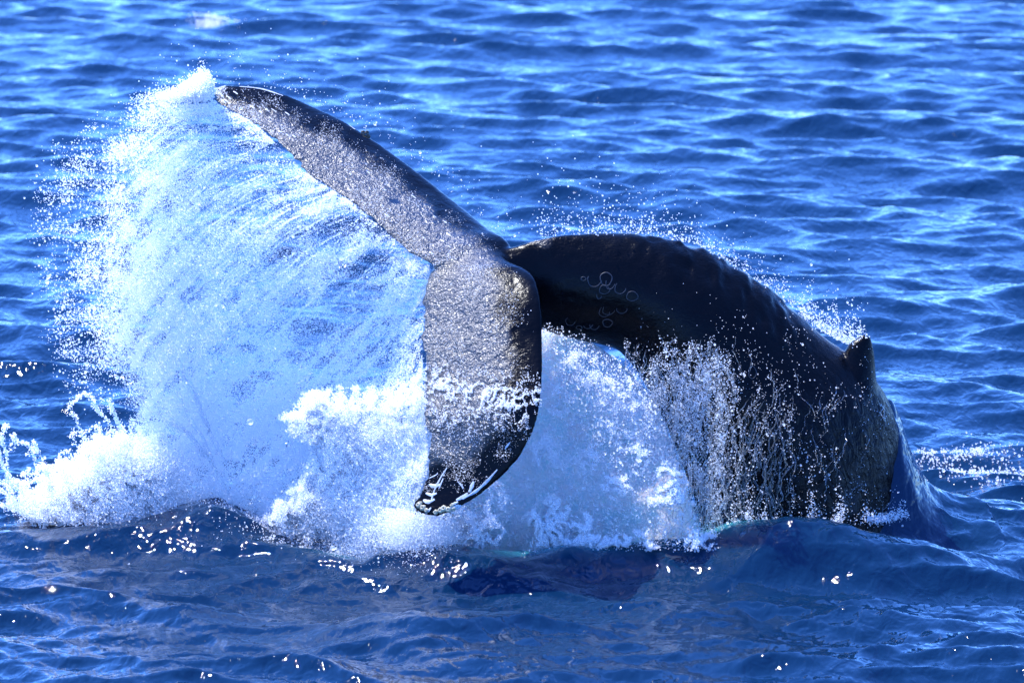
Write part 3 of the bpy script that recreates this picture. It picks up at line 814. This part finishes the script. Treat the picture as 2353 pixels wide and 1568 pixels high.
# ------------------------------------------------------------------ clear strands of water hanging off the flank
V_, F_, o_ = [], [], 0
def tube(P, r, k=7):
    global o_
    P = np.asarray(P); m = len(P); T_ = np.gradient(P, axis=0); T_ /= np.linalg.norm(T_, axis=1)[:, None]+1e-9
    A_ = np.cross(T_, [0, 1, 0.0]); A_ /= np.linalg.norm(A_, axis=1)[:, None]+1e-9; B_ = np.cross(T_, A_)
    th = np.arange(k)*2*math.pi/k
    v = P[:, None]+r[:, None, None]*(A_[:, None]*np.cos(th)[None, :, None]+B_[:, None]*np.sin(th)[None, :, None])
    V_.append(v.reshape(-1, 3)); F_.append(grid_faces(m, k, True)+o_); o_ += m*k
beadP, beadR = [], []
def first_y(x, y):
    base = []
    for a_, b_ in zip(x, y):
        p, nn = hit(a_, b_); base.append(p.y if p is not None else np.nan)
    base = np.array(base)
    if np.isnan(base).all(): base[:] = -.4
    return np.where(np.isnan(base), np.nanmin(base), base)
for i in range(400):
    if i < 80:   x0, y0, ln, nb, rr_, zz = rng.uniform(1560, 1830), rng.uniform(900, 1100), rng.uniform(70, 340), 22, rng.uniform(.0035, .009), 0
    elif i < 290: x0, y0, ln, nb, rr_, zz = float(np.clip(rng.normal(1570, 85), 1400, 1830)), rng.uniform(775, 960), rng.uniform(30, 190), 75, rng.uniform(.0025, .006), 1
    elif i < 370: x0, y0, ln, nb, rr_, zz = rng.uniform(1540, 1700), rng.uniform(950, 1150), rng.uniform(60, 240), 60, rng.uniform(.003, .007), 1
    else:         x0, y0, ln, nb, rr_, zz = rng.uniform(1740, 2060), rng.uniform(880, 1150), rng.uniform(20, 100), 14, rng.uniform(.003, .006), 0
    if zz and x0 < 1480 and y0 > 900: continue
    m = max(14, int(ln/7)); u = np.linspace(0, 1, m); y = np.minimum(y0+u*ln, 1250)
    lean = rng.normal(-.12, .18)
    x = x0+lean*u*ln+30*(vnoise(y/38, i*3.7, 0, 5)-.5)+11*(vnoise(y/11, i*9.1, 0, 6)-.5)
    Y = first_y(x, y)-.02-.16*rng.random()*np.sin(math.pi*np.clip(u, 0, .9))
    if zz: Y = np.minimum(Y, yw(x, y)-.06)
    rad = rr_*(.6+.9*vnoise(y/9, i*1.3, 0, 7)**2)*(1-.8*u**5)*np.clip(u*6+.2, 0, 1)
    c = at(x, y, Y); tube(c, rad)
    if rng.random() < .35 and m > 20:      # a side branch that joins back
        j0, j1 = sorted(rng.choice(m, 2, replace=False)); 
        if j1-j0 > 5:
            q = np.linspace(0, 1, j1-j0); off = np.stack([np.sin(math.pi*q)*rng.normal(0, .06), -.03*np.sin(math.pi*q), 0*q], -1)
            tube(c[j0:j1]+off, rad[j0:j1]*.8)
    kb = int(.65*nb*rng.uniform(.2, 1.8)); w_ = vnoise(u*rng.uniform(3, 9), i, 0, 9)**3; w_ /= w_.sum()
    j = rng.choice(m, kb, p=w_); beadP.append(c[j]+rng.normal(0, 1, (kb, 3))*[.022, .03, .035]); beadR.append(np.exp(rng.normal(math.log(.0025), .5, kb)))
droplets('belly_spray', np.concatenate(beadP), np.concatenate(beadR), 'broken beads and drips of water hanging in front of the whale flank', 'spray')
rp, rr2 = [], []
for P_ in ([(296,880),(350,915),(425,985),(478,1050),(530,1135)], [(330,780),(400,880),(450,980),(505,1090)], [(305,905),(360,955),(440,1000),(470,1050)],
           [(380,800),(430,880),(470,960),(520,1060)], [(300,960),(305,1040),(322,1130)], [(360,700),(395,800),(450,900),(480,1000)]):
    u = np.linspace(0, 1, 70); c = cr(np.array(P_, float), u); c[:, 0] += 10*(vnoise(u*11, P_[0][0], 0, 3)-.5)
    for q_ in (-1, 1):
        pp = at(c[:, 0]+q_*4*np.sin(u*13), c[:, 1], .30+.02*q_+0*u); tube(pp, .009*(.5+vnoise(u*14, q_*5+P_[0][1], 0, 8)))
    k = 260; j = rng.integers(0, 70, k); rp.append(pp[j]+rng.normal(0, .022, (k, 3))); rr2.append(np.exp(rng.normal(math.log(.004), .4, k)))
droplets('rope_beads', np.concatenate(rp), np.concatenate(rr2), 'beads clinging to the twisted water ropes at the left foot of the curtain', 'spray')
st = mesh_from('water_strands', np.concatenate(V_), np.concatenate(F_), M_CLEAR)
tag(st, 'clear glassy strands of water hanging off the whale and twisting through the curtain', 'water', None, 'stuff')
print('TOTAL PTS', NPTS)
